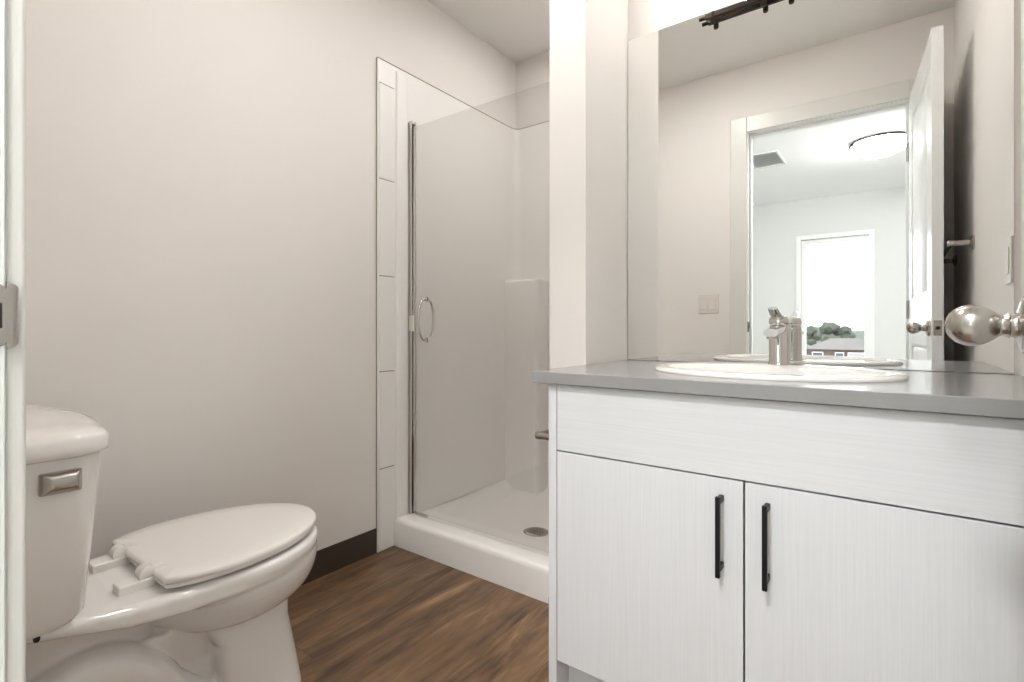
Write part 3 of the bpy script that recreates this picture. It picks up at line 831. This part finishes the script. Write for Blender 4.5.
# air register in the bedroom ceiling
cv = thing('ceiling_vent', 'white louvred air vent on the bedroom ceiling, seen in the mirror', 'vent', (-0.90, -1.76, ZC))
bm = bmesh.new(); X0, X1, Y0, Y1 = -1.03, -0.76, -1.97, -1.54
for a in ((X0,X1,Y0,Y0+0.02),(X0,X1,Y1-0.02,Y1),(X0,X0+0.02,Y0+0.02,Y1-0.02),(X1-0.02,X1,Y0+0.02,Y1-0.02)): box(bm, *a, ZC-0.008, ZC)
lp_(obj('vent_frame', bm, M['vent'], bevel=0.002), cv)
bm = bmesh.new()
for k in range(22):
    y = Y0+0.030+k*0.0175
    vs = [bm.verts.new(p) for p in ((X0+0.02,y-0.006,ZC-0.001),(X1-0.02,y-0.006,ZC-0.001),(X1-0.02,y+0.006,ZC-0.005),(X0+0.02,y+0.006,ZC-0.005),
          (X0+0.02,y-0.0045,ZC-0.001),(X1-0.02,y-0.0045,ZC-0.001),(X1-0.02,y+0.0075,ZC-0.005),(X0+0.02,y+0.0075,ZC-0.005))]
    for f_ in ((0,1,2,3),(7,6,5,4),(0,4,5,1),(1,5,6,2),(2,6,7,3),(3,7,4,0)): bm.faces.new([vs[i] for i in f_])
lp_(obj('louvres', bm, M['vent']), cv)

# toilet paper holder on the side of the cabinet
tp = thing('toilet_paper_holder', 'small brushed nickel toilet paper holder on the cabinet side, without a roll', 'paper holder', (VX0, 1.22, 0.637))
for y in (1.155, 1.285):
    bm = bmesh.new()
    lathe(bm, [(0.021,0),(0.021,0.003),(0.018,0.007),(0.0100,0.012),(0.0095,0.075),(0.0105,0.078),(0.0105,0.090),(0.008,0.094)], (VX0, y, 0.637), (-1,0,0), 28)
    lp_(obj('post', bm, M['nickel'], smooth=True, angle=40), tp)
bm = bmesh.new(); lathe(bm, [(0.0065,0),(0.0065,0.128)], (VX0-0.083, 1.156, 0.6405), (0,1,0), 20)
lp_(obj('roller', bm, M['nickel'], smooth=True), tp)

# towel bar on the right wall
tb = thing('towel_bar', 'brushed nickel towel bar on the right wall behind the open door', 'towel bar', (XR, 0.5, 1.235))
for y in (0.815, 0.205):
    bm = bmesh.new(); lathe(bm, [(0.026,0),(0.026,0.004),(0.021,0.009),(0.0105,0.014),(0.010,0.052),(0.012,0.056),(0.012,0.070),(0.009,0.074)], (XR, y, 1.235), (-1,0,0), 28)
    lp_(obj('post', bm, M['nickel'], smooth=True, angle=40), tb)
bm = bmesh.new(); lathe(bm, [(0.008,0),(0.008,0.61)], (XR-0.062, 0.205, 1.235), (0,1,0), 20)
lp_(obj('bar', bm, M['nickel'], smooth=True), tb)

# switch plate and outlet
swp = thing('light_switch', 'white double rocker light switch beside the doorway, seen in the mirror', 'light switch', (-0.872, YD, 1.075))
obj('cover_plate', bx(-0.058, 0.058, 0, 0.005, -0.0575, 0.0575), M['switch'], swp, bevel=0.002)
for s in (-1, 1):
    bm = bmesh.new(); x = s*0.0235
    P = [(0.005, -0.033), (0.0075, -0.033), (0.0105, 0.0), (0.0075, 0.033), (0.005, 0.033)]
    P = [(0.0045, -0.033), (0.010, -0.033), (0.0065, 0.0), (0.0075, 0.033), (0.0045, 0.033)]
    loft(bm, [[(x-0.0165, y, z) for y, z in P], [(x+0.0165, y, z) for y, z in P]])
    obj('rocker', bm, M['switch'], swp, bevel=0.0008)
ol = thing('wall_outlet', 'white outlet plate on the right wall beside the mirror, seen in its reflection', 'outlet', (XR, 1.50, 1.095))
obj('cover_plate', bx(-0.005, 0, -0.036, 0.036, -0.0575, 0.0575), M['switch'], ol, bevel=0.002)
obj('socket', bx(-0.0075, -0.0048, -0.017, 0.017, -0.033, 0.033), M['switch'], ol, bevel=0.001)

# ---------------------------------------------------------------- outside the bedroom window
GZ = -7.0
struct('ground', bx(-160, 160, -420, -6, GZ-0.5, GZ), M['grass'])
def house(x, y, w, d, eave, ridge, label, brickm, idx):
    h = thing('house', label, 'house', (x, y, GZ))
    obj('wall', bx(-w/2, w/2, -d/2, d/2, 0, eave-GZ), brickm, h)
    o = 0.5; z0, z1 = eave-GZ, ridge-GZ
    bm = bmesh.new(); rl = w/2-d/2*0.8
    a = [bm.verts.new(p) for p in ((-w/2-o,-d/2-o,z0),(w/2+o,-d/2-o,z0),(w/2+o,d/2+o,z0),(-w/2-o,d/2+o,z0),(-rl,0,z1),(rl,0,z1))]
    for f_ in ((0,3,2,1),(0,1,5,4),(2,3,4,5),(1,2,5),(3,0,4)): bm.faces.new([a[i] for i in f_])
    obj('roof', bm, M['roof'], h)
    for k, (wx, ww) in enumerate(((-w*0.34, 1.5), (-w*0.05, 1.1), (w*0.18, 2.6), (w*0.38, 1.3))):
        bm = bmesh.new(); zt = eave-GZ-0.5
        box(bm, wx-ww/2-0.12, wx+ww/2+0.12, d/2-0.05, d/2+0.06, zt-1.75, zt)
        wf = obj('window', bm, M['trim'], h)
        obj('pane', bx(wx-ww/2, wx+ww/2, d/2+0.06, d/2+0.09, zt-1.62, zt-0.13), M['hglass'] if k != 2 else M['siding'], wf)
    obj('chimney', bx(w*0.25, w*0.25+0.8, -0.6, 0.3, z0+0.5, z1+0.35), M['brick'], h)
house(-6.6, -108, 11.5, 9, -2.7, -0.75, 'brick house with grey hip roof seen through the reflected bedroom window', M['brick'], 0)
house(-18.4, -119, 10, 8, -3.0, -1.1, 'pale-sided house at the left edge of the reflected bedroom window', M['siding'], 1)
def tree(x, y, h, r, label):
    t_ = thing('tree', label, 'tree', (x, y, GZ), group=None)
    bm = bmesh.new(); tube(bm, [(0,0,0),(0.1,0,h*0.3),(0,0.1,h*0.62)], 0.3, 10, radii=[0.42,0.3,0.18])
    obj('trunk', bm, M['bark'], t_, smooth=True)
    bm = bmesh.new()
    for k in range(26):
        a = random.uniform(0, 2*PI); e = random.uniform(-0.7, 1); q = random.uniform(0.25, 0.75)
        c_ = Vector((math.cos(a)*r*q*math.cos(e), math.sin(a)*r*q*math.cos(e), h*0.66+e*h*0.22))
        s_ = random.uniform(0.22, 0.36)*r
        ret = bmesh.ops.create_icosphere(bm, subdivisions=2, radius=s_)
        for v in ret['verts']: v.co = v.co*random.uniform(0.82, 1.2)+c_
    obj('foliage', bm, M['leaf'], t_, smooth=True)
tree(-9.6, -122, 9.6, 3.6, 'tallest tree rising behind the brick house in the window reflection')
tree(-15.5, -136, 9.0, 3.2, 'shorter bushy tree between the two houses in the window reflection')
bm = bmesh.new(); rings = []
for k in range(41):
    x = -170+k*8.5; hh = 8.2+1.2*math.sin(k*0.55)+0.6*math.sin(k*1.7)
    rings.append([(x, -330, GZ-0.2), (x, -350, GZ+hh*0.8), (x, -370, GZ+hh), (x, -395, GZ-0.2)])
loft(bm, rings)
struct('hills', bm, M['leaf'], smooth=True)
